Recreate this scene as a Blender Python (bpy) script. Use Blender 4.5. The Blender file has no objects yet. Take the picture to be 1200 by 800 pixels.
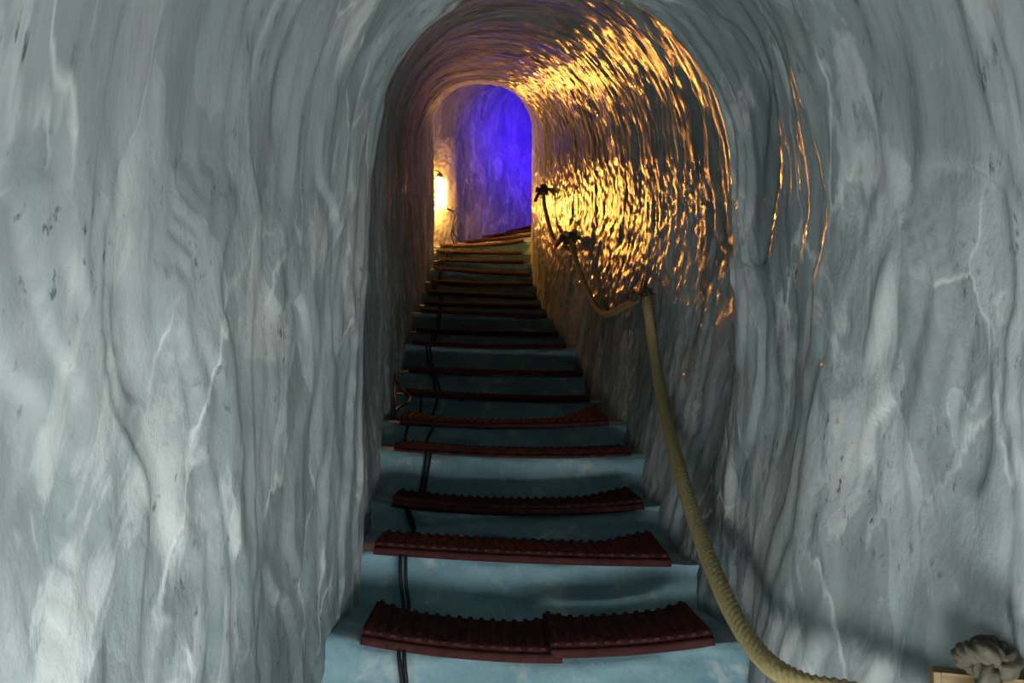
import bpy, math
import numpy as np
from mathutils import Vector

# ------------------------------------------------------------------ camera / world / exposure
ZO = 1.5                      # eye height above the step the photographer stands on
F = 900.0                     # focal length in pixels of the 1200x800 frame
HORIZON = 490.0
PITCH = math.atan((HORIZON - 400.0) / F)
scene = bpy.context.scene
col = scene.collection
cam_d = bpy.data.cameras.new('camera')
cam_d.sensor_width = 36.0
cam_d.lens = F / 1200.0 * 36.0
cam_d.clip_start = 0.02
cam = bpy.data.objects.new('camera', cam_d)
cam.location = (0, 0, ZO)
cam.rotation_euler = (math.pi / 2 + PITCH, 0, 0)
col.objects.link(cam)
scene.camera = cam
world = bpy.data.worlds.new('world')
world.use_nodes = True
world.node_tree.nodes['Background'].inputs[0].default_value = (0.0, 0.0, 0.0, 1)
scene.world = world
scene.view_settings.view_transform = 'Standard'
scene.view_settings.look = 'None'
scene.view_settings.gamma = 1.0
scene.view_settings.use_curve_mapping = False
scene.view_settings.exposure = 0.0

# strengths of the lamps, the wide white one an added fill (diffuser emission)
L_WHITE_LOW = 120.0
L_WHITE_FILL = 35.0
L_AMBER = 540.0
L_BLUE = 190.0


def at(px, py, d):
    """pixel of the 1200x800 frame + forward distance -> world point"""
    u = (px - 600.0) / F
    v = (400.0 - py) / F
    yy = math.cos(PITCH) - v * math.sin(PITCH)
    zz = math.sin(PITCH) + v * math.cos(PITCH)
    k = d / yy
    return np.array([u * k, d, zz * k + ZO])


# ------------------------------------------------------------------ noise
_rng = np.random.RandomState(7)
_perm = np.tile(_rng.permutation(256), 3)
_grad = _rng.normal(size=(256, 3))
_grad /= np.linalg.norm(_grad, axis=1)[:, None]


def pn(x, y, z=0.0):
    x, y, z = np.broadcast_arrays(np.asarray(x, float), np.asarray(y, float), np.asarray(z, float))
    xi, yi, zi = np.floor(x), np.floor(y), np.floor(z)
    xf, yf, zf = x - xi, y - yi, z - zi
    xi = xi.astype(int) & 255; yi = yi.astype(int) & 255; zi = zi.astype(int) & 255
    fu, fv, fw = [t * t * t * (t * (t * 6 - 15) + 10) for t in (xf, yf, zf)]

    def g(a, b, c):
        h = _perm[_perm[_perm[(xi + a) & 255] + ((yi + b) & 255)] + ((zi + c) & 255)]
        gg = _grad[h]
        return gg[..., 0] * (xf - a) + gg[..., 1] * (yf - b) + gg[..., 2] * (zf - c)

    def lerp(a, b, t):
        return a + (b - a) * t
    x0 = lerp(lerp(g(0, 0, 0), g(1, 0, 0), fu), lerp(g(0, 1, 0), g(1, 1, 0), fu), fv)
    x1 = lerp(lerp(g(0, 0, 1), g(1, 0, 1), fu), lerp(g(0, 1, 1), g(1, 1, 1), fu), fv)
    return lerp(x0, x1, fw) * 1.5


def fbm(x, y, z=0.0, o=3):
    r = 0.0; a = 1.0
    for i in range(o):
        r = r + a * pn(x * 2 ** i + 17.3 * i, y * 2 ** i + 5.1 * i, z * 2 ** i)
        a *= 0.5
    return r


def smooth(a, b, x):
    t = np.clip((x - a) / (b - a), 0, 1)
    return t * t * (3 - 2 * t)


# ------------------------------------------------------------------ materials
def new_mat(name):
    m = bpy.data.materials.new(name)
    m.use_nodes = True
    nt = m.node_tree
    return m, nt, nt.nodes['Principled BSDF']


def node(nt, t, **kw):
    n = nt.nodes.new(t)
    for k, v in kw.items():
        setattr(n, k, v)
    return n


def noise(nt, vec, scale, detail=4, rough=0.55, dist=0.0):
    n = node(nt, 'ShaderNodeTexNoise')
    n.inputs['Scale'].default_value = scale
    n.inputs['Detail'].default_value = detail
    n.inputs['Roughness'].default_value = rough
    n.inputs['Distortion'].default_value = dist
    nt.links.new(vec, n.inputs['Vector'])
    return n.outputs['Fac']


def ramp(nt, fac, stops):
    r = node(nt, 'ShaderNodeValToRGB')
    el = r.color_ramp.elements
    while len(el) < len(stops):
        el.new(0.5)
    for e, (p, c) in zip(el, stops):
        e.position = p
        e.color = (c, c, c, 1) if isinstance(c, (int, float)) else (*c, 1)
    nt.links.new(fac, r.inputs[0])
    return r.outputs[0]


def mixc(nt, fac, a, b, mode='MIX'):
    n = node(nt, 'ShaderNodeMix', data_type='RGBA', blend_type=mode)
    for s, v in ((n.inputs['Factor'], fac), (n.inputs[6], a), (n.inputs[7], b)):
        if isinstance(v, bpy.types.NodeSocket):
            nt.links.new(v, s)
        elif isinstance(v, (int, float)):
            s.default_value = v
        else:
            s.default_value = (*v, 1)
    return n.outputs[2]


def mapping(nt, src, scale):
    mp = node(nt, 'ShaderNodeMapping')
    mp.inputs['Scale'].default_value = scale
    nt.links.new(src, mp.inputs['Vector'])
    return mp.outputs[0]


def bump(nt, h, strength, dist, prev=None):
    b = node(nt, 'ShaderNodeBump')
    b.inputs['Strength'].default_value = strength
    b.inputs['Distance'].default_value = dist
    nt.links.new(h, b.inputs['Height'])
    if prev is not None:
        nt.links.new(prev, b.inputs['Normal'])
    return b.outputs[0]


def math_node(nt, op, a, b=None):
    n = node(nt, 'ShaderNodeMath', operation=op)
    for k, v in enumerate((a, b)):
        if v is None:
            continue
        if isinstance(v, bpy.types.NodeSocket):
            nt.links.new(v, n.inputs[k])
        else:
            n.inputs[k].default_value = v
    return n.outputs[0]


def voronoi(nt, vec, feature, out):
    n = node(nt, 'ShaderNodeTexVoronoi', feature=feature)
    n.inputs['Scale'].default_value = 1.0
    nt.links.new(vec, n.inputs['Vector'])
    return n.outputs[out]


def warp(nt, vec, scale, amount):
    n = node(nt, 'ShaderNodeTexNoise')
    n.inputs['Scale'].default_value = scale
    n.inputs['Detail'].default_value = 4
    nt.links.new(vec, n.inputs['Vector'])
    sub = node(nt, 'ShaderNodeVectorMath', operation='SUBTRACT')
    sub.inputs[1].default_value = (.5, .5, .5)
    nt.links.new(n.outputs['Color'], sub.inputs[0])
    sc = node(nt, 'ShaderNodeVectorMath', operation='SCALE')
    sc.inputs['Scale'].default_value = amount
    nt.links.new(sub.outputs[0], sc.inputs[0])
    ad = node(nt, 'ShaderNodeVectorMath', operation='ADD')
    nt.links.new(vec, ad.inputs[0]); nt.links.new(sc.outputs[0], ad.inputs[1])
    return ad.outputs[0]


def ice_wall_material():
    m, nt, p = new_mat('wall_ice')
    tc = node(nt, 'ShaderNodeTexCoord')
    uv = tc.outputs['UV']
    big = noise(nt, mapping(nt, uv, (2.0, 1.0, 1)), 1.0, 5, 0.6, 0.6)
    base = ramp(nt, big, [(0.30, (0.115, 0.155, 0.16)), (0.5, (0.21, 0.255, 0.258)), (0.70, (0.34, 0.375, 0.375))])
    # flakes of ice of differing milkiness, with pale broken rims
    fv = warp(nt, mapping(nt, uv, (6.5, 2.4, 1)), 1.3, 1.1)
    cell = node(nt, 'ShaderNodeSeparateColor')
    nt.links.new(voronoi(nt, fv, 'F1', 'Color'), cell.inputs[0])
    base = mixc(nt, 0.85, base, ramp(nt, cell.outputs[0], [(0.0, 0.74), (0.5, 1.0), (1.0, 1.22)]), 'MULTIPLY')
    rim = ramp(nt, voronoi(nt, fv, 'DISTANCE_TO_EDGE', 'Distance'), [(0.0, 1.0), (0.035, 0.0)])
    rmask = ramp(nt, noise(nt, mapping(nt, uv, (4, 2.5, 1)), 1.0, 4), [(0.50, 0.0), (0.60, 0.75)])
    base = mixc(nt, math_node(nt, 'MULTIPLY', rim, rmask), base, (0.55, 0.59, 0.585))
    streak = noise(nt, mapping(nt, uv, (22, 5, 1)), 1.0, 4, 0.6, 0.4)
    base = mixc(nt, 0.6, base, ramp(nt, streak, [(0.30, 0.72), (0.55, 1.0), (0.75, 1.15)]), 'MULTIPLY')
    flake = noise(nt, mapping(nt, uv, (4.5, 1.7, 1)), 1.0, 6, 0.62, 1.2)
    base = mixc(nt, ramp(nt, flake, [(0.55, 0.0), (0.59, 0.5), (0.68, 0.7)]), base, (0.44, 0.475, 0.47))
    spk = ramp(nt, noise(nt, mapping(nt, uv, (60, 22, 1)), 1.0, 3, 0.6), [(0.60, 0.0), (0.69, 1.0)])
    msk = ramp(nt, noise(nt, mapping(nt, uv, (5, 2.4, 1)), 1.0, 3), [(0.48, 0.0), (0.6, 0.85)])
    base = mixc(nt, math_node(nt, 'MULTIPLY', spk, msk), base, (0.06, 0.07, 0.07))
    nt.links.new(base, p.inputs['Base Color'])
    rr = ramp(nt, noise(nt, mapping(nt, uv, (14, 7, 1)), 1.0, 3), [(0.35, 0.09), (0.65, 0.28)])
    # the wall on the cable side is dull and frosted, the one on the rope side wet and glassy
    sx = node(nt, 'ShaderNodeSeparateXYZ')
    nt.links.new(uv, sx.inputs[0])
    mr = node(nt, 'ShaderNodeMapRange')
    for k_, v_ in enumerate((1.7, 2.5, 0.5, 0.0)):
        mr.inputs[1 + k_].default_value = v_
    nt.links.new(sx.outputs[1], mr.inputs[0])
    rr = math_node(nt, 'ADD', rr, mr.outputs[0])
    nt.links.new(rr, p.inputs['Roughness'])
    p.inputs['IOR'].default_value = 1.31
    p.inputs['Specular IOR Level'].default_value = 0.16
    b1 = bump(nt, noise(nt, mapping(nt, uv, (20, 8, 1)), 1.0, 5, 0.55, 0.5), 0.30, 0.02)
    b2 = bump(nt, noise(nt, mapping(nt, uv, (70, 34, 1)), 1.0, 3, 0.6), 0.30, 0.008, b1)
    nt.links.new(b2, p.inputs['Normal'])
    return m


def ice_step_material():
    m, nt, p = new_mat('step_ice')
    tc = node(nt, 'ShaderNodeTexCoord')
    ob = tc.outputs['Object']
    big = noise(nt, ob, 3.0, 5, 0.6, 0.3)
    base = ramp(nt, big, [(0.3, (0.12, 0.22, 0.265)), (0.5, (0.165, 0.285, 0.33)), (0.72, (0.25, 0.37, 0.40))])
    pat = noise(nt, ob, 11.0, 5, 0.6, 0.4)
    base = mixc(nt, ramp(nt, pat, [(0.56, 0.0), (0.66, 0.6)]), base, (0.36, 0.43, 0.43))
    fine = noise(nt, ob, 60.0, 3, 0.6)
    base = mixc(nt, 0.5, base, ramp(nt, fine, [(0.3, 0.8), (0.7, 1.1)]), 'MULTIPLY')
    nt.links.new(base, p.inputs['Base Color'])
    p.inputs['Roughness'].default_value = 0.55
    p.inputs['IOR'].default_value = 1.31
    p.inputs['Specular IOR Level'].default_value = 0.12
    b1 = bump(nt, noise(nt, ob, 26.0, 5, 0.6), 0.5, 0.012)
    nt.links.new(b1, p.inputs['Normal'])
    return m


def simple(name, c1, c2, scale, rough, bstr=0.3, bdist=0.003, metal=0.0, stretch=(1, 1, 1)):
    m, nt, p = new_mat(name)
    tc = node(nt, 'ShaderNodeTexCoord')
    v = mapping(nt, tc.outputs['Object'], stretch)
    f = noise(nt, v, scale, 5, 0.6)
    nt.links.new(ramp(nt, f, [(0.3, c1), (0.7, c2)]), p.inputs['Base Color'])
    p.inputs['Roughness'].default_value = rough
    p.inputs['Metallic'].default_value = metal
    nt.links.new(bump(nt, f, bstr, bdist), p.inputs['Normal'])
    return m


def glow(name, color, strength):
    m, nt, p = new_mat(name)
    p.inputs['Base Color'].default_value = (0.8, 0.8, 0.8, 1)
    p.inputs['Emission Color'].default_value = (*color, 1)
    p.inputs['Emission Strength'].default_value = strength
    return m


M_WALL = ice_wall_material()
M_STEP = ice_step_material()
M_RUBBER = simple('red_brown_rubber', (0.034, 0.0125, 0.012), (0.07, 0.027, 0.025), 30, 0.85)
M_RUBBER.node_tree.nodes['Principled BSDF'].inputs['Specular IOR Level'].default_value = 0.02
M_ROPE = simple('olive_rope', (0.22, 0.18, 0.075), (0.36, 0.30, 0.14), 160, 0.85, 0.5, 0.003)
M_ROPE_DARK = simple('dark_rope', (0.02, 0.019, 0.011), (0.055, 0.052, 0.032), 120, 0.8, 0.5, 0.003)  # darker rope colour for the knots and tails
M_CABLE = simple('black_cable', (0.006, 0.007, 0.009), (0.014, 0.015, 0.018), 60, 0.45, 0.1, 0.001)
M_CABLE.node_tree.nodes['Principled BSDF'].inputs['Specular IOR Level'].default_value = 0.15
M_WOOD = simple('yellow_wood', (0.07, 0.044, 0.010), (0.14, 0.09, 0.024), 14, 0.6, 0.3, 0.002, 0, (1, 1, 8))
M_PEG = simple('dark_wood', (0.035, 0.024, 0.016), (0.08, 0.055, 0.035), 40, 0.7)
M_METAL = simple('lamp_metal', (0.10, 0.10, 0.11), (0.2, 0.2, 0.21), 60, 0.4, 0.1, 0.001, 0.8)
M_GLOW_W = glow('white_diffuser', (1.0, 1.0, 0.98), L_WHITE_LOW)
M_GLOW_F = glow('white_fill_diffuser', (1.0, 0.995, 0.96), L_WHITE_FILL)
M_GLOW_A = glow('amber_diffuser', (1.0, 0.36, 0.055), L_AMBER)
M_GLOW_BLUE = glow('blue_diffuser', (0.04, 0.0, 1.0), L_BLUE)


# ------------------------------------------------------------------ object helpers
def tag(o, label=None, cat=None, group=None, kind=None):
    if label: o['label'] = label
    if cat: o['category'] = cat
    if group: o['group'] = group
    if kind: o['kind'] = kind
    return o


def thing(name, loc, label, cat, group=None):
    o = bpy.data.objects.new(name, None)
    o.empty_display_size = 0.05
    o.location = Vector([float(c) for c in loc])
    col.objects.link(o)
    o['origin'] = 0
    del o['origin']
    return tag(o, label, cat, group)


def mesh_obj(name, verts, faces, mat, parent=None, loc=None, smooth_shade=True, normals=None, uv=None):
    """verts are world positions; parts keep a zero local transform under their thing"""
    verts = np.asarray(verts, float)
    root = parent
    while root is not None and root.parent is not None:
        root = root.parent
    if root is not None:
        off = np.array(root.location)
    elif loc is not None:
        off = np.asarray(loc, float)
    else:
        off = np.zeros(3)
    me = bpy.data.meshes.new(name)
    me.from_pydata((verts - off).tolist(), [], [list(map(int, f)) for f in faces])
    me.materials.append(mat)
    me.polygons.foreach_set('use_smooth', [smooth_shade] * len(me.polygons))
    if uv is not None:
        lay = me.uv_layers.new(name='UVMap')
        idx = np.zeros(len(me.loops), dtype=np.int32)
        me.loops.foreach_get('vertex_index', idx)
        lay.data.foreach_set('uv', np.asarray(uv)[idx].ravel())
    me.update()
    if normals is not None:
        me.normals_split_custom_set_from_vertices(np.asarray(normals).tolist())
    o = bpy.data.objects.new(name, me)
    col.objects.link(o)
    if parent is not None:
        o.parent = parent
    else:
        o.location = Vector(off.tolist())
    return o


def grid_faces(n, m, off=0, flip=False):
    i, j = np.meshgrid(np.arange(n - 1), np.arange(m - 1), indexing='ij')
    a = (i * m + j).ravel() + off
    f = np.stack([a, a + 1, a + m + 1, a + m], 1)
    return f[:, ::-1] if flip else f


class MB:
    def __init__(s):
        s.v = []; s.f = []

    def add(s, v, f):
        o = len(s.v)
        s.v.extend([list(map(float, q)) for q in v])
        s.f.extend([[int(i) + o for i in q] for q in f])
        return s

    def box(s, c, ax, ay, az, hx, hy, hz, bev=0.0):
        """bevelled box: centre, unit axes, half sizes"""
        c, ax, ay, az = [np.asarray(q, float) for q in (c, ax, ay, az)]
        b = min(bev, hx * .9, hy * .9, hz * .9)
        if b <= 0:
            v = [c + sx * hx * ax + sy * hy * ay + sz * hz * az for sz in (-1, 1) for sy in (-1, 1) for sx in (-1, 1)]
            return s.add(v, [(0, 2, 3, 1), (4, 5, 7, 6), (0, 1, 5, 4), (2, 6, 7, 3), (0, 4, 6, 2), (1, 3, 7, 5)])
        v = []; ring = []
        for z, k in ((-hz, b), (-hz + b, 0), (hz - b, 0), (hz, b)):
            x, y = hx - k, hy - k
            q = b
            pts = [(x, y - q), (x - q, y), (-x + q, y), (-x, y - q), (-x, -y + q), (-x + q, -y), (x - q, -y), (x, -y + q)]
            v += [c + px * ax + py * ay + z * az for px, py in pts]
        f = []
        for r in range(3):
            for i in range(8):
                j = (i + 1) % 8
                f.append((r * 8 + i, r * 8 + j, r * 8 + 8 + j, r * 8 + 8 + i))
        f.append(tuple(range(7, -1, -1))); f.append(tuple(range(24, 32)))
        return s.add(v, f)

    def tube(s, pts, r, n=10, lobes=0, twist=0.0, amp=0.0, taper=None):
        v, f = tube(pts, r, n, lobes, twist, amp, taper)
        return s.add(v, f)

    def build(s, name, mat, parent=None, loc=None, sm=True):
        return mesh_obj(name, s.v, s.f, mat, parent, loc, sm)


def spline(pts, step):
    """Catmull-Rom through the points, resampled at about even steps"""
    p = np.asarray(pts, float)
    p = np.vstack([2 * p[0] - p[1], p, 2 * p[-1] - p[-2]])
    out = []
    for i in range(1, len(p) - 2):
        L = np.linalg.norm(p[i + 1] - p[i])
        n = max(2, int(L / step * 1.2))
        t = np.linspace(0, 1, n, endpoint=False)[:, None]
        out.append(0.5 * (2 * p[i] + (p[i + 1] - p[i - 1]) * t + (2 * p[i - 1] - 5 * p[i] + 4 * p[i + 1] - p[i + 2]) * t ** 2
                          + (-p[i - 1] + 3 * p[i] - 3 * p[i + 1] + p[i + 2]) * t ** 3))
    out.append(p[-2][None])
    q = np.vstack(out)
    s = np.concatenate([[0], np.cumsum(np.linalg.norm(np.diff(q, axis=0), axis=1))])
    ss = np.linspace(0, s[-1], max(3, int(s[-1] / step) + 1))
    return np.stack([np.interp(ss, s, q[:, k]) for k in range(3)], 1)


def tube(pts, r, n=10, lobes=0, twist=0.0, amp=0.0, taper=None):
    p = np.asarray(pts, float)
    m = len(p)
    tg = np.gradient(p, axis=0)
    tg /= np.linalg.norm(tg, axis=1)[:, None]
    s = np.concatenate([[0], np.cumsum(np.linalg.norm(np.diff(p, axis=0), axis=1))])
    ref = np.array([0.0, 0, 1]) if abs(tg[0][2]) < .9 else np.array([1.0, 0, 0])
    nn = np.zeros_like(p)
    a = ref - tg[0] * np.dot(ref, tg[0]); nn[0] = a / np.linalg.norm(a)
    for i in range(1, m):
        a = nn[i - 1] - tg[i] * np.dot(nn[i - 1], tg[i])
        nn[i] = a / np.linalg.norm(a)
    bb = np.cross(tg, nn)
    ph = np.linspace(0, 2 * np.pi, n, endpoint=False)
    rad = np.full((m, n), r)
    if lobes:
        rad = r * (1 + amp * np.abs(np.cos(lobes / 2 * (ph[None] - s[:, None] * twist))) - amp * .5)
    if taper is not None:
        rad = rad * np.asarray(taper)[:, None]
    v = p[:, None] + rad[..., None] * (np.cos(ph)[None, :, None] * nn[:, None] + np.sin(ph)[None, :, None] * bb[:, None])
    v = v.reshape(-1, 3)
    f = []
    for i in range(m - 1):
        for j in range(n):
            k = (j + 1) % n
            f.append((i * n + j, i * n + k, (i + 1) * n + k, (i + 1) * n + j))
    f.append(tuple(range(n - 1, -1, -1)))
    f.append(tuple((m - 1) * n + j for j in range(n)))
    return v, f


# ------------------------------------------------------------------ the stair: front edge of every tread
#  k: distance, front edge pixels (left x, left y, middle y, right x, right y)
STEP = {
    1: (1.98, 425, 740, 764, 836, 752), 2: (2.33, 440, 638, 650, 787, 656), 3: (2.70, 461, 584, 596, 756, 590),
    4: (3.00, 458, 521, 530, 745, 528), 5: (3.30, 462, 490, 496, 714, 492), 6: (3.70, 468, 457, 464, 692, 466),
    7: (4.10, 472, 431, 435, 684, 436), 8: (4.50, 478, 401, 405, 664, 404), 9: (4.90, 484, 386, 389, 655, 390),
    10: (5.30, 492, 364, 367, 641, 369), 11: (5.75, 492, 355, 357, 634, 358), 12: (6.20, 500, 342, 345, 630, 348),
    13: (6.60, 503, 329, 332, 624, 332), 14: (6.95, 502, 313, 318, 623, 321), 15: (7.25, 502, 303, 305, 615, 306),
    16: (7.60, 511, 293, 295, 612, 296), 17: (7.95, 513, 284, 286, 613, 283),
}

# ------------------------------------------------------------------ the tunnel: rows along its axis
#  cx, cy, base left x, base right x, shoulder left x, shoulder right x, headroom    (x absolute while the tunnel runs ahead)
ROWS = [
    (-3.0, -0.95, 1.10, -1.05, 1.22, 2.6),
    (-1.0, -0.90, 1.08, -1.05, 1.22, 2.6),
    (0.0, -0.85, 1.02, -1.00, 1.16, 2.6),
    (0.5, -0.76, 0.95, -0.92, 1.10, 2.55),
    (1.0, -0.62, 0.84, -0.74, 0.99, 2.45),
    (1.5, -0.51, 0.67, -0.56, 0.84, 2.2),
    (1.9, -0.46, 0.58, -0.475, 0.735, 1.98),
    (2.2, -0.45, 0.55, -0.44, 0.675, 1.86),
    (2.45, -0.46, 0.53, -0.52, 0.80, 2.02),
    (2.9, -0.49, 0.50, -0.56, 0.75, 2.02),
    (3.3, -0.52, 0.47, -0.58, 0.67, 1.98),
    (4.5, -0.63, 0.385, -0.68, 0.51, 1.92),
    (5.5, -0.69, 0.275, -0.76, 0.38, 1.90),
    (6.6, -0.75, 0.215, -0.80, 0.25, 1.88),
    (7.25, -0.76, 0.19, -0.765, 0.20, 1.87),
]
rows = [((a[1] + a[2]) / 2, a[0], (a[2] - a[1]) / 2, (a[2] - a[1]) / 2,
         (a[1] + a[2]) / 2 - a[3], a[4] - (a[1] + a[2]) / 2, a[5]) for a in ROWS]
for cx, cy in ((-0.28, 7.85), (-0.16, 8.3), (0.07, 8.72), (0.40, 9.06), (0.85, 9.32), (1.4, 9.48), (2.1, 9.55), (3.0, 9.55)):
    nich = 0.13 if cy < 8 else 0.0
    rows.append((cx, cy, 0.48 + nich, 0.48, 0.52 + nich, 0.52, 1.92))
rows = np.array(rows)
_seg = np.concatenate([[0], np.cumsum(np.linalg.norm(np.diff(rows[:, :2], axis=0), axis=1))])


def pchip(xs, ys, x):
    xs = np.asarray(xs); ys = np.asarray(ys)
    h = np.diff(xs); dl = np.diff(ys) / h
    m = np.zeros_like(ys)
    m[0], m[-1] = dl[0], dl[-1]
    for i in range(1, len(ys) - 1):
        if dl[i - 1] * dl[i] > 0:
            w1, w2 = 2 * h[i] + h[i - 1], h[i] + 2 * h[i - 1]
            m[i] = (w1 + w2) / (w1 / dl[i - 1] + w2 / dl[i])
    i = np.clip(np.searchsorted(xs, x) - 1, 0, len(h) - 1)
    t = (x - xs[i]) / h[i]
    return ((1 + 2 * t) * (1 - t) ** 2 * ys[i] + t * (1 - t) ** 2 * h[i] * m[i]
            + t * t * (3 - 2 * t) * ys[i + 1] + t * t * (t - 1) * h[i] * m[i + 1])


S_END = _seg[-1]
_ss = np.linspace(0, S_END, 1600)
_cx = pchip(_seg, rows[:, 0], _ss); _cy = pchip(_seg, rows[:, 1], _ss)
kern = np.ones(61) / 61
_cx = np.convolve(np.pad(_cx, 30, 'reflect', reflect_type='odd'), kern, 'valid')
_cy = np.convolve(np.pad(_cy, 30, 'reflect', reflect_type='odd'), kern, 'valid')
_tx, _ty = np.gradient(_cx), np.gradient(_cy)
_n = np.hypot(_tx, _ty); _tx /= _n; _ty /= _n


def axis(s):
    """centre (x,y), forward (x,y) at arc length s"""
    return (np.interp(s, _ss, _cx), np.interp(s, _ss, _cy), np.interp(s, _ss, _tx), np.interp(s, _ss, _ty))


def s_of_y(y):
    i = _cy < 9.3
    return float(np.interp(y, _cy[i], _ss[i]))


# treads in tunnel coordinates: s, and height as a quadratic of the lateral offset q
TREAD = {}
for k, (d, xl, yl, ym, xr, yr) in STEP.items():
    s = s_of_y(d)
    c = axis(s)
    right = np.array([c[3], -c[2]])
    pl, pm, pr = at(xl, yl, d), at((xl + xr) / 2, ym, d), at(xr, yr, d)
    q = [float(np.dot(p[:2] - np.array(c[:2]), right)) for p in (pl, pm, pr)]
    TREAD[k] = (s, np.polyfit(q, [pl[2], pm[2], pr[2]], 2), q[0], q[2])
for k in range(18, 27):                      # the stair winds to the right
    s0, p0, _, _ = TREAD[k - 1]
    TREAD[k] = (s0 + 0.36, np.array([0.02, 0.0, np.polyval(p0, 0) + 0.145]), -0.42, 0.40)
for k in range(0, -9, -1):                   # the flight the photographer has climbed
    s0, p0, _, _ = TREAD[k + 1]
    TREAD[k] = (s0 - 0.36, np.array([0.02, 0.0, np.polyval(p0, 0) - 0.155]), -0.45, 0.45)
KS = sorted(TREAD)
_fs = np.array([TREAD[k][0] + 0.15 for k in KS]); _fz = np.array([np.polyval(TREAD[k][1], 0) for k in KS])


def floor_z(s):
    return np.interp(s, _fs, _fz)


def tread_z(k, q, s):
    """height of the ice on tread k"""
    s0, p, _, _ = TREAD[k]
    qc = np.clip(q, -0.6, 0.6)
    return np.polyval(p, qc) + 0.02 * (s - s0) - 0.012


def frame(s, q, z):
    cx, cy, tx, ty = axis(s)
    return np.stack(np.broadcast_arrays(cx + ty * q, cy - tx * q, z), -1)


# ------------------------------------------------------------------ tunnel shell
def section(t, bl, br, ml, mr, h):
    """outline from the foot of the left wall over the crown to the foot of the right wall; t in [0,1]"""
    h1 = h - 0.58 * (ml + mr)
    xc = (mr - ml) / 2
    wm = (ml + mr) / 2
    lo = 0.36
    tl = np.clip(t / lo, 0, 1); tr = np.clip((1 - t) / lo, 0, 1)
    ang = np.pi * (1 - np.clip((t - lo) / (1 - 2 * lo), 0, 1))
    e = 2 / 2.25
    ca, sa = np.cos(ang), np.sin(ang)
    ax = xc + wm * np.sign(ca) * np.abs(ca) ** e
    az = h1 + (h - h1) * np.abs(sa) ** e
    zl = -0.45 + (h1 + 0.45) * tl
    zr = -0.45 + (h1 + 0.45) * tr

    def w(z, b, mm):
        return b + (mm - b) * np.sin(np.pi / 2 * np.clip(z / h1, 0, 1))
    x = np.where(t < lo, -w(zl, bl, ml), np.where(t > 1 - lo, w(zr, br, mr), ax))
    z = np.where(t < lo, zl, np.where(t > 1 - lo, zr, az))
    return x, z


def ring_params(s):
    return [pchip(_seg, rows[:, i], s) for i in range(2, 7)]


def wall_right_point(px, py, gap):
    """where the ray of a pixel comes within gap of the right wall"""
    best = None
    for d in np.arange(1.0, 7.3, 0.01):
        p = at(px, py, d)
        s = s_of_y(d)
        bl, br, ml, mr, h = ring_params(s)
        zf = floor_z(s)
        cx, cy, tx, ty = axis(s)
        h1 = h - 0.58 * (ml + mr)
        wz = br + (mr - br) * math.sin(math.pi / 2 * min(1, max(0, (p[2] - zf) / h1)))
        q = (p[0] - cx) * ty
        if q >= wz - gap:
            return p
    return p


NT = 430
tt = np.linspace(0, 1, NT)
s_list = [0.0]
while s_list[-1] < S_END:
    s_here = s_list[-1]
    y_here = float(np.interp(s_here, _ss, _cy))
    st = 0.05 if y_here < 0.5 else (0.011 if y_here < 3.2 else (0.014 if y_here < 8.2 else 0.022))
    s_list.append(s_here + st)
SS = np.array(s_list)
SS[-1] = S_END
NS = len(SS)
Sg, Tg = np.meshgrid(SS, tt, indexing='ij')
par = [np.repeat(p[:, None], NT, 1) for p in ring_params(SS)]
X, Z = section(Tg, *par)
U = Tg * 4.6
# surface relief of hand-hewn ice, running up the walls and over the crown
wq = 0.25 * fbm(Sg * 1.5, U * 1.5, 3.1, 2)
lump = fbm(Sg * 1.6, U * 1.1, 0.5, 3)
fl = fbm(Sg * 2.6 + wq, U * 0.9 + wq, 9.7, 3)
ter = fl * 3.2
ter = np.floor(ter) + smooth(0.0, 0.22, ter - np.floor(ter))           # flaky ledges
flute = fbm(Sg * 11.0 + 2 * wq, U * 3.0, 4.4, 2)
chips = np.abs(pn(Sg * 17 + wq, U * 5.5, 7.7))
fine = pn(Sg * 33, U * 11, 1.7)
y_ax = np.interp(SS, _ss, _cy)[:, None]
deep = smooth(2.1, 3.2, y_ax)
leftness = smooth(0.55, 0.30, Tg)
bead = pn(Sg * 24 + wq, U * 22, 5.5) + 0.8 * pn(Sg * 31, U * 33, 2.5)
disp = (0.022 * lump + 0.012 * (1 - 0.7 * deep) * ter + (0.006 - 0.003 * deep) * flute
        - (0.007 - 0.004 * deep) * chips + 0.003 * fine + 0.0042 * deep * bead)
disp -= disp.mean()
edge = smooth(0.0, 0.06, np.minimum(Tg, 1 - Tg) + 0.02)
disp = disp * edge
dXt = np.gradient(X, axis=1); dZt = np.gradient(Z, axis=1)
nl = np.hypot(dXt, dZt) + 1e-9
nx, nz = -dZt / nl, dXt / nl          # points outwards
flip = np.sign(nx[NS // 2, 5] * X[NS // 2, 5])
nx, nz = nx * flip, nz * flip
X = X + nx * disp; Z = Z + nz * disp
Zf = floor_z(SS)[:, None]
zs = np.convolve(np.pad(Zf[:, 0], 25, 'edge'), np.ones(51) / 51, 'valid')[:, None]
P = frame(Sg, X, Z + zs)
du = np.gradient(P, axis=0); dv = np.gradient(P, axis=1)
N = np.cross(du, dv); N /= np.linalg.norm(N, axis=2)[..., None] + 1e-12
# normals face the inside of the tunnel
mid = P[NS // 2].mean(axis=0)
if np.dot(N[NS // 2, 40], mid - P[NS // 2, 40]) < 0:
    N = -N; FLIP = True
else:
    FLIP = False
UV = np.stack([Sg, U], -1)


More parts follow.
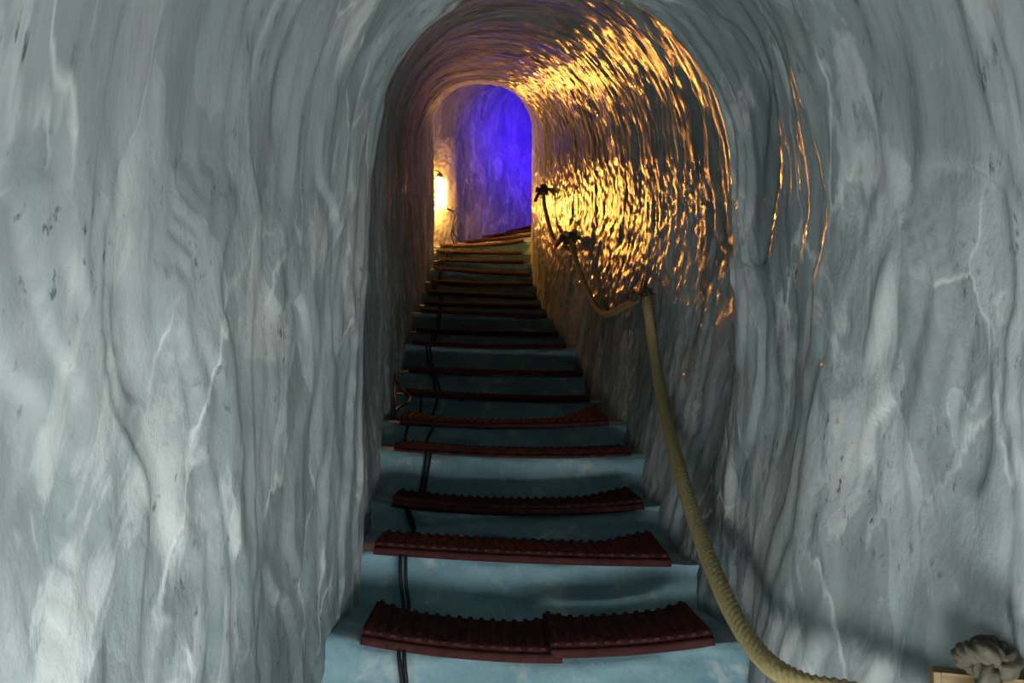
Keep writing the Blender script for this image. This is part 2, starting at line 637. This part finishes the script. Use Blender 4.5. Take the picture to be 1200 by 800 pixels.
def shell(name, j0, j1):
    v = P[:, j0:j1 + 1].reshape(-1, 3)
    n = N[:, j0:j1 + 1].reshape(-1, 3)
    u = UV[:, j0:j1 + 1].reshape(-1, 2)
    f = grid_faces(NS, j1 - j0 + 1, 0, not FLIP)
    o = mesh_obj(name, v, f, M_WALL, normals=n, uv=u)
    return tag(o, kind='structure')


jl, jr = int(NT * 0.40), int(NT * 0.60)
tag(shell('wall_left', 0, jl), 'grey carved ice wall on the cable side of the stair')
tag(shell('ceiling', jl, jr), 'rough arched ice vault over the stair')
tag(shell('wall_right', jr, NT - 1), 'rough glittering ice wall on the rope side of the stair')


def cap(name, i, label):
    c = P[i].mean(axis=0)
    rings = 12
    v = [c]
    for r in range(1, rings + 1):
        v += list(c + (P[i, ::6] - c) * r / rings)
    n = len(P[i, ::6])
    v = np.array(v)
    v[1:, 1 if i == 0 else 0] += 0.05 * fbm(v[1:, 0] * 2 + v[1:, 1] * 2, v[1:, 2] * 2, 1.0, 3)
    f = [(0, 1 + j, 1 + (j + 1) % n) for j in range(n)]
    for r in range(rings - 1):
        for j in range(n):
            a = 1 + r * n
            f.append((a + j, a + n + j, a + n + (j + 1) % n, a + (j + 1) % n))
    uv = np.stack([v[:, 0] + v[:, 1], v[:, 2]], -1)
    o = mesh_obj(name, v, f, M_WALL, uv=uv)
    tag(o, label, kind='structure')


cap('wall_back', 0, 'ice wall closing the lower end of the tunnel')
cap('wall_far', NS - 1, 'ice wall closing the upper end of the tunnel')

# ------------------------------------------------------------------ floor with the carved steps
sv = np.linspace(0, S_END, 120)
qv = np.linspace(-1.25, 1.25, 9)
Sq, Qq = np.meshgrid(sv, qv, indexing='ij')
wid = np.clip(pchip(_seg, np.minimum(rows[:, 2], rows[:, 3]), sv) + 0.08, 0, 2)[:, None]
top = frame(Sq, Qq / 1.25 * wid, floor_z(Sq) - 0.30)
bot = top.copy(); bot[..., 2] -= 0.25
fv = np.vstack([top.reshape(-1, 3), bot.reshape(-1, 3)])
ff = np.vstack([grid_faces(120, 9, 0, True), grid_faces(120, 9, 120 * 9, False)])
floor = mesh_obj('floor', fv, ff, M_STEP)
tag(floor, 'flight of steps cut into blue ice', kind='structure')

NQ = 90
for k in KS[:-1]:
    s0 = TREAD[k][0]; s1 = TREAD[k + 1][0]
    hw = 0.62 if k >= 1 else (1.0 if k > -2 else 1.12)
    q = np.linspace(-hw, hw, NQ)
    prof = []                           # (s, height fraction of the riser, on tread?)
    zlow = tread_z(k - 1, q, s0) if (k - 1) in TREAD else tread_z(k, q, s0) - 0.15
    zt0 = tread_z(k, q, s0)
    rows_v = []
    for fr in np.linspace(-0.5, 0.88, 14):
        rows_v.append((s0 + 0.004 + 0.035 * (0.88 - fr), zlow + (zt0 - zlow) * fr, 1.0))
    for a in np.linspace(0.2, 1, 5) * math.pi / 2:
        rr = 0.12 * (zt0 - zlow)
        rows_v.append((s0 + 0.004 - 0.0 + 0.022 * (1 - math.cos(a)), zt0 - rr * (1 - math.sin(a)), 0.6))
    # riser rows lean forward at the foot
    rows_v = [(s0 + 0.004 - 0.03 * (1 - np.clip((z - zlow).mean() / max(1e-3, (zt0 - zlow).mean()), 0, 1)) if w == 1.0 else sr, z, w)
              for sr, z, w in rows_v]
    for sr in np.linspace(s0 + 0.05, s1 + 0.06, 16):
        rows_v.append((sr, tread_z(k, q, sr), 0.3))
    n1 = len(rows_v)
    bl_, br_ = ring_params(s0)[0:2]
    fil = smooth(-0.10, 0.03, q - br_) + smooth(-0.10, 0.03, -q - bl_)
    fil = fil * (0.8 + 0.5 * pn(q * 9, k * 2.3))
    V = np.zeros((n1, NQ, 3))
    for i, (sr, z, w) in enumerate(rows_v):
        nz_ = fbm(q * 5 + k * 3.7, np.full(NQ, i * 0.22), k * 1.3, 3)
        n2_ = fbm(q * 2 + k * 1.9, np.full(NQ, i * 0.1), k * 2.3, 2)
        V[i] = frame(np.asarray(sr) + w * (0.016 * nz_ + 0.018 * n2_) - 0.03 * fil * (w >= .6), q, z + 0.0 * fil * (w < 1) + (0.004 * nz_ if w < 1 else 0) * 0.8 - (0.003 if w < 1 else 0))
    last = V[-1].copy(); last[:, 2] -= 0.3
    base = V[0].copy(); base[:, 2] = last[:, 2].mean() - 0.02
    allv = np.concatenate([base[None], V, last[None]], 0)
    f = [list(r) for r in grid_faces(n1 + 2, NQ, 0, True)]
    m_ = n1 + 2
    f.append([i * NQ for i in range(m_)]); f.append([i * NQ + NQ - 1 for i in range(m_ - 1, -1, -1)])
    f.append([(m_ - 1) * NQ + j for j in range(NQ)] + [j for j in range(NQ - 1, -1, -1)])
    mesh_obj('ice_step', allv.reshape(-1, 3), f, M_STEP, floor)


# ------------------------------------------------------------------ ribbed rubber mats
def mat_surface(k, q, v, lift):
    """top of the mat on tread k: q across, v from the front edge backwards"""
    s = TREAD[k][0] + v - 0.012
    z = tread_z(k, q, TREAD[k][0] + np.clip(v, 0, 1)) + lift + 0.002
    z = z - 0.022 * smooth(0.022, -0.004, v)            # the front edge bends down over the lip
    return s, z


def make_mat(k, q0, q1, depth, label, group=None, ribs=True, lift=0.011, curl_back=0.0, dv=0.0, pitch=0.031, sag=0.0):
    ctr = frame(TREAD[k][0] + depth / 2, (q0 + q1) / 2, tread_z(k, (q0 + q1) / 2, TREAD[k][0] + depth / 2))
    nq = max(12, int((q1 - q0) / 0.012)); nv = 12
    q = np.linspace(q0, q1, nq)
    v = np.concatenate([[-0.004, 0.004, 0.012, 0.022], np.linspace(0.04, depth, nv - 4)]) + dv

    def surf(Qm, Vm, up):
        s, z = mat_surface(k, Qm, Vm - dv, lift)
        endw = smooth(0.55, 1.0, np.abs((Qm - (q0 + q1) / 2) / ((q1 - q0) / 2)))
        vv = np.clip((Vm - dv) / depth, 0, 1)
        cb = curl_back if np.isscalar(curl_back) else np.where(Qm < 0, curl_back[0], curl_back[1])
        z = z + cb * endw * vv ** 1.5 + up
        # plan of the ends: the back edge is a little shorter than the front edge
        return frame(s + dv, Qm * (1 - 0.02 * vv), z)
    Q, Vv = np.meshgrid(q, v, indexing='ij')
    topz = 0.010 + (0.0 if ribs else 0.003 * np.cos(2 * np.pi * Q / pitch))
    T = surf(Q, Vv, topz).reshape(-1, 3)
    B = surf(Q, Vv, 0.0).reshape(-1, 3)
    n = nq * nv
    f = [list(r) for r in grid_faces(nq, nv, 0, False)] + [list(r) for r in grid_faces(nq, nv, n, True)]
    rim = [i * nv for i in range(nq)] + [(nq - 1) * nv + j for j in range(1, nv)] + \
          [i * nv + nv - 1 for i in range(nq - 2, -1, -1)] + [j for j in range(nv - 2, 0, -1)]
    for a, b in zip(rim, rim[1:] + rim[:1]):
        f.append([a, n + a, n + b, b])
    if not ribs:
        o = mesh_obj('stair_mat', np.vstack([T, B]), f, M_RUBBER, loc=ctr)
        return tag(o, label, 'mat', group)
    root = thing('stair_mat', ctr, label, 'mat', group)
    mesh_obj('sheet', np.vstack([T, B]), f, M_RUBBER, root)
    # front lip
    qs = np.linspace(q0, q1, nq)
    lip = surf(qs, np.full(nq, dv + 0.002), 0.006)
    vv_, ff_ = tube(lip, 0.0115, 10)
    mesh_obj('front_lip', vv_, ff_, M_RUBBER, root)
    nr = int((q1 - q0) / pitch)
    vs = np.concatenate([np.linspace(0.012, depth - 0.002, 8)]) + dv
    for i in range(nr):
        qc = q0 + (i + 0.5) * (q1 - q0) / nr
        hw = pitch * 0.30
        prof = [(-hw, 0.006), (-hw * .55, 0.0165), (hw * .55, 0.0165), (hw, 0.006)]
        vr = np.stack([surf(np.full(len(vs), qc + a), vs, b) for a, b in prof], 1)
        fr = [list(r) for r in grid_faces(len(vs), 4, 0, True)]
        fr.append([0, 1, 2, 3]); fr.append([(len(vs) - 1) * 4 + j for j in (3, 2, 1, 0)])
        fr += [[i2 * 4, (i2 + 1) * 4, (i2 + 1) * 4 + 3, i2 * 4 + 3] for i2 in range(len(vs) - 1)]
        mesh_obj('rib', vr.reshape(-1, 3), fr, M_RUBBER, root, smooth_shade=False)
    return root


GRP = 'ribbed mats laid on the ice steps'
q0, q1 = TREAD[1][2], TREAD[1][3]
qm = q0 + (q1 - q0) * 0.545
make_mat(1, q0, qm + 0.02, 0.235, 'red-brown ribbed rubber mat crossed by the cables on the lowest step, under its neighbour', GRP, curl_back=0.012)
make_mat(1, qm - 0.01, q1, 0.235, 'red-brown ribbed rubber mat overlapping the one beside it, nearer the thick rope', GRP, lift=0.027, curl_back=0.012, dv=-0.012)
ORD = {2: 'second', 3: 'third', 4: 'fourth', 5: 'fifth', 6: 'sixth', 7: 'seventh', 8: 'eighth', 9: 'ninth', 10: 'tenth',
       11: 'eleventh', 12: 'twelfth', 13: 'thirteenth', 14: 'fourteenth', 15: 'fifteenth', 16: 'sixteenth', 17: 'seventeenth',
       18: 'eighteenth', 19: 'nineteenth', 20: 'twentieth', 21: 'twenty-first', 22: 'twenty-second'}
CB = {2: (0.0, 0.035), 3: (0.0, 0.02), 5: (0.02, 0.05)}
for k in range(2, 23):
    colour = 'red-brown ribbed rubber mat' if k <= 5 else ('dark ribbed mat' if k <= 11 else 'thin dark mat seen edge-on')
    where = ' step, counting up from the doubled mat'
    bl_, br_ = ring_params(TREAD[k][0])[0:2]
    make_mat(k, max(TREAD[k][2], -bl_ + 0.045), min(TREAD[k][3], br_ - 0.03), 0.20, colour + ' on the ' + ORD[k] + where, GRP, ribs=(k in (2, 3, 5)),
             lift=0.012, curl_back=CB.get(k, 0.0))

# ------------------------------------------------------------------ twin black cables climbing the steps
RIS = {  # k: cable A (x at lip, x at foot), cable B
    0: ((478, 482), (484, 488)), 1: ((474, 482), (480, 488)), 2: ((474, 479), (480, 485)), 3: ((480, 487), (483, 490)), 4: ((501, 495), (506, 500)),
    5: ((480, 478), (509, 501)), 6: ((495, 494), (513, 507)), 7: ((507, 511), (511, 517)), 8: ((500, 505), (504, 509)),
    9: ((508, 503), (511, 507)), 10: ((513, 510), (516, 513)), 11: ((515, 514), (517, 516)), 12: ((515, 516), (518, 518)),
    13: ((507, 506), (510, 509)), 14: ((515, 512), (517, 515)), 15: ((514, 511), (518, 516)), 16: ((522, 525), (527, 529)),
    17: ((530, 532), (541, 538)),
}


def q_of(px, k):
    s = TREAD[k][0]
    c = axis(s)
    d = c[1]
    return (px - 600) / F * d * 1.0 - c[0]


# lamp place on the left wall
LAMP = at(515, 226, 8.02)


def cable(idx, label):
    pts = []
    r = 0.0052
    for k in range(0, 18):
        xl, xf = RIS[k][idx]
        s0 = TREAD[k][0]
        qa, qb = q_of(xf, k), q_of(xl, k)
        zl = tread_z(k - 1, qa, s0); zt = tread_z(k, qb, s0)
        if k > 0:
            pts.append(frame(s0 - 0.10, qa, zl + r))
        pts.append(frame(s0 - 0.050, qa, zl + r + 0.012))
        pts.append(frame(s0 - 0.042, (qa + qb) / 2 + 0.004 * math.sin(k * 2.1 + idx), (zl + zt) / 2))
        pts.append(frame(s0 - 0.030, qb, zt - 0.015))
        pts.append(frame(s0 + 0.012, qb, zt + r * .6))
        pts.append(frame(s0 + 0.12, qb, tread_z(k, qb, s0 + .12) + r * .6))
    x, y, z = pts[-1]
    w = 0.02 * idx
    pts.append(np.array([x - 0.03 + w, y + 0.10, z + 0.02]))
    b = at(529 + 3 * idx, 274, 8.12); c = at(536 - 4 * idx, 250, 8.10)
    pts.append(b); pts.append((b + c) / 2 + np.array([0.01 * (1 - 2 * idx), 0, 0])); pts.append(c)
    pts.append(LAMP + np.array([0.0, 0.08, -0.12]))
    sp = spline(pts, 0.014)
    v, f = tube(sp, r, 8)
    o = mesh_obj('power_cable', v, f, M_CABLE, loc=pts[0])
    tag(o, label, 'cable', 'twin black cables running up the steps to the amber lamp')


cable(0, 'black power cable of the pair running up the steps, on the wall side')
cable(1, 'black power cable of the pair running up the steps, on the rope side')
# slack loop beside the fifth mat
lp = [at(463, 437, 3.72), at(462.5, 452, 3.6), at(462.5, 470, 3.42), at(463, 489, 3.30)]
lp2 = [at(464, 446, 3.66), at(470, 456, 3.62), at(480, 465, 3.58), at(478, 472, 3.5), at(470, 476, 3.46), at(464, 480, 3.4), at(463, 488, 3.32)]
mb = MB()
mb.tube(spline(lp[::-1] + lp2, 0.008), 0.0055, 7)
o = mb.build('cord_loop', M_CABLE, loc=lp[-1])
tag(o, 'thin black cord hanging in a slack loop at the wall end of the fifth mat', 'cord')

# ------------------------------------------------------------------ rope handrail on the right wall
A1 = wall_right_point(757, 347, 0.03)
A2 = wall_right_point(667, 279, 0.05)
A3 = wall_right_point(637, 222, 0.05)
BOARD = wall_right_point(1148, 800, 0.05)
RR = 0.0195
KN = at(1156, 775, BOARD[1] - 0.035)
low = [KN + np.array([0.0, -0.03, -0.03]), KN + np.array([-0.05, 0.0, -0.12]), at(1010, 815, 1.47), at(940, 800, 1.56), at(890, 766, 1.70), at(850, 700, 1.90),
       at(816, 614, 2.2), at(791, 530, 2.55), at(775, 465, 2.9), at(766, 410, 3.15), at(759, 362, A1[1] - 0.06), A1]
up = []
for px, py, g in ((735, 357, 0.035), (711, 368, 0.045), (697, 357, 0.05), (681, 322, 0.05), (671, 291, 0.05)):
    up.append(wall_right_point(px, py, g))
up2 = [wall_right_point(651, 284, 0.05), wall_right_point(643, 262, 0.05), wall_right_point(638, 240, 0.05)]
rope = thing('rope_handrail', low[3], 'thick olive twisted rope handrail slung along the ice wall', 'rope')
v, f = tube(spline(low, 0.006), RR, 24, 4, 2 * math.pi / 0.075, 0.34)
mesh_obj('rope_span', v, f, M_ROPE, rope)
v, f = tube(spline([A1] + up + [A2], 0.008), 0.015, 14, 3, 2 * math.pi / 0.04, 0.16)
mesh_obj('rope_span', v, f, M_ROPE, rope)
stub = wall_right_point(652, 287, 0.07)
v, f = tube(spline([A2, A2 + np.array([-.03, -.01, .03]), up2[0], up2[1], up2[2], A3], 0.008), 0.015, 14, 3, 2 * math.pi / 0.04, 0.16)
mesh_obj('rope_span', v, f, M_ROPE, rope)


def coil(c, ax, R, r, turns, pitch, parent, name, mat):
    """rope turns wound around a peg"""
    ax = np.asarray(ax, float) / np.linalg.norm(ax)
    e1 = np.cross(ax, [0, 0, 1.0]); e1 /= np.linalg.norm(e1)
    e2 = np.cross(ax, e1)
    t = np.linspace(0, turns * 2 * math.pi, int(turns * 26))
    p = c + R * np.cos(t)[:, None] * e1 + R * np.sin(t)[:, None] * e2 + (t / (2 * math.pi) - turns / 2)[:, None] * pitch * ax
    v, f = tube(p, r, 16, 4, 2 * math.pi / 0.06, 0.32)
    return mesh_obj(name, v, f, mat, parent)


for c, lab in ((A2, None), (A3, None)):
    coil(c, (1, 0.1, 0.05), 0.028, 0.014, 2.6, 0.02, rope, 'knot', M_ROPE_DARK)
coil(A1, (1, 0.2, 0.0), 0.020, 0.013, 1.6, 0.02, rope, 'knot', M_ROPE_DARK)
# loose tails at the knots
for c, px, py in ((A2, 652, 288), (A3, 626.5, 236)):
    e = wall_right_point(px, py, 0.06) if px > 640 else at(px, py, c[1] + 0.02)
    v, f = tube(spline([c, (c + e) / 2 + np.array([0, 0, 0.02]), e], 0.008), 0.012, 10, 3, 2 * math.pi / 0.04, 0.16)
    mesh_obj('rope_tail', v, f, M_ROPE_DARK, rope)
# knot on the board
th = np.linspace(0, 2 * math.pi, 300)
kn = np.stack([0.014 * (np.sin(th) + 2 * np.sin(2 * th)) * 0.62, 0.018 * -np.sin(3 * th), 0.013 * (np.cos(th) - 2 * np.cos(2 * th)) * 0.62], 1)
v, f = tube(np.array(KN) + kn * 1.15, 0.0165, 20, 4, 2 * math.pi / 0.06, 0.34)
mesh_obj('knot', v, f, M_ROPE_DARK, rope)
coil(KN + np.array([0, 0.0, -0.035]), (0, 0, 1), 0.017, 0.015, 2.4, 0.022, rope, 'knot', M_ROPE_DARK)


def peg(c, label):
    root = thing('wall_peg', c, label, 'peg', 'wooden pegs driven into the ice for the rope')
    mb = MB()
    pts = np.array([c + np.array([x, 0.1 * x, 0.05 * x]) for x in np.linspace(-0.045, 0.12, 12)])
    mb.tube(pts, 0.013, 12)
    mb.build('shaft', M_PEG, root)
    mb = MB()
    pts = np.array([c + np.array([x, 0.1 * x, 0.05 * x]) for x in (-0.066, -0.062, -0.052, -0.044)])
    mb.tube(pts, 0.024, 14, taper=[0.75, 1.0, 1.0, 0.85])
    mb.build('head', M_PEG, root)


peg(A1, 'peg in the ice wall where the thick rope drops down')
peg(A2, 'middle peg of the rope handrail, with a loose rope tail')
peg(A3, 'uppermost peg of the rope handrail beside the bright edge')

# anchor board at the bottom of the rope
bx_top = at(1148, 787, BOARD[1])
nrm = np.array([-0.30, -0.954, 0.0]); tan = np.array([0.954, -0.30, 0.0])
hwid = 0.5 * 97 / F * BOARD[1] / 0.97
kb = max(k for k in KS if TREAD[k][0] < s_of_y(BOARD[1]) - 0.02)
foot = float(tread_z(kb, 0.6, TREAD[kb][0])) - 0.004
hb = (bx_top[2] - foot) / 2
bc = np.array([bx_top[0], bx_top[1], foot + hb])
root = thing('anchor_board', np.array([bc[0], bc[1], foot]), 'yellow-brown wooden board by the ice wall with the rope knotted to it', 'board')
MB().box(bc, tan, nrm, (0, 0, 1), hwid, 0.014, hb, 0.004).build('plank', M_WOOD, root, sm=False)
for sx in (-1, 1):
    MB().box(bc + tan * sx * (hwid - 0.006) + nrm * 0.017, tan, nrm, (0, 0, 1), 0.006, 0.004, hb, 0.001).build('edge_strip', M_WOOD, root, sm=False)
MB().box(bc + nrm * 0.017 + np.array([0, 0, hb - 0.003]), tan, nrm, (0, 0, 1), hwid - 0.012, 0.004, 0.003, 0.001).build('edge_strip', M_WOOD, root, sm=False)


# ------------------------------------------------------------------ lamps
def lamp(name, c, face, hw, hh, glowmat, label, dep=0.05, reach=0.12):
    """bulkhead lamp: housing, diffuser, guard bars, bracket into the ice; face = direction it shines"""
    face = np.asarray(face, float); face /= np.linalg.norm(face)
    side = np.cross([0, 0, 1.0], face); side /= np.linalg.norm(side)
    upv = np.cross(face, side)
    c = np.asarray(c, float)
    root = thing(name, c - upv * hh, label, 'lamp')
    MB().box(c - face * dep * .5, side, face, upv, hw, dep * .5, hh, 0.008).build('housing', M_METAL, root, sm=False)
    MB().box(c + face * 0.012, side, face, upv, hw * .88, 0.014, hh * .9, 0.01).build('diffuser', glowmat, root)
    for i in (-1, 1):
        b = c + upv * i * hh * .35
        pts = [b - side * hw, b - side * hw * .95 + face * .034, b + side * hw * .95 + face * .034, b + side * hw]
        MB().tube(np.array(pts), 0.004, 6).build('guard_bar', M_METAL, root)
    MB().box(c - face * (dep + reach * .5 - .005), side, face, upv, hw * .3, reach * .5, hh * .3, 0.003).build('bracket', M_METAL, root, sm=False)
    return root


def jar_lamp(c, wall_dir, label):
    """glowing glass jar hung on an arm from the wall"""
    c = np.asarray(c, float); wd = np.asarray(wall_dir, float); wd /= np.linalg.norm(wd)
    root = thing('wall_lamp', c - np.array([0, 0, 0.2]), label, 'lamp')
    zz = np.array([-0.130, -0.126, -0.115, -0.09, -0.04, 0.0, 0.05, 0.10, 0.145, 0.165])
    tp = np.array([0.35, 0.62, 0.85, 0.98, 1.0, 1.0, 1.0, 0.96, 0.82, 0.62])
    MB().tube(c + zz[:, None] * np.array([[0, 0, 1.0]]), 0.048, 20, taper=tp).build('glass_jar', M_GLOW_A, root)
    zz = np.array([0.160, 0.164, 0.20, 0.215]); tp = np.array([0.9, 1.0, 0.95, 0.5])
    MB().tube(c + zz[:, None] * np.array([[0, 0, 1.0]]), 0.038, 16, taper=tp).build('cap', M_METAL, root)
    a = np.radians(np.linspace(15, 80, 16)); hz = np.linspace(-0.17, 0.17, 5)
    V = [c + np.array([r * math.cos(t), r * math.sin(t), z]) for r in (0.078, 0.084) for t in a for z in hz]
    n = 16 * 5
    f = [list(q) for q in grid_faces(16, 5, 0, False)] + [list(q) for q in grid_faces(16, 5, n, True)]
    rim = [i * 5 for i in range(16)] + [75 + j for j in range(1, 5)] + [i * 5 + 4 for i in range(14, -1, -1)] + [3, 2, 1]
    f += [[x, n + x, n + y, y] for x, y in zip(rim, rim[1:] + rim[:1])]
    mesh_obj('light_shield', V, f, M_METAL, root)  # shield added to keep the amber light off the blue wall
    p = c + np.array([0, 0, 0.2])
    MB().tube(np.array([p, p + np.array([0, 0, .03]), p + wd * .05 + np.array([0, 0, .05]), p + wd * .3 + np.array([0, 0, .05])]), 0.009, 8).build('arm', M_METAL, root)
    return root


jar_lamp(LAMP, (-1, 0.25, 0), 'amber lamp glowing on the ice wall beside the upper steps')
lamp('wall_lamp', np.array([0.58, 8.76, floor_z(s_of_y(9.0)) + 1.15]), (-0.3, 0.95, 0.0), 0.08, 0.18, M_GLOW_BLUE, 'blue lamp around the bend above the upper steps', dep=0.03, reach=0.2)
lamp('wall_lamp', np.array([-0.50, 0.62, ZO - 0.94]), (-0.75, 0.25, 0.65), 0.28, 0.045, M_GLOW_W, 'long white lamp low on the cable side of the entrance', reach=0.22)
zf_ = tread_z(-3, 0.0, TREAD[-3][0])
lamp('fill_lamp', np.array([0.34, 0.50, zf_ + 0.33]), (0.0, 0.45, 0.89), 0.50, 0.17, M_GLOW_F, 'wide white fill lamp added out of view on the lower steps', reach=0.16)  # unseen panel, added and sized for soft light on the near ice
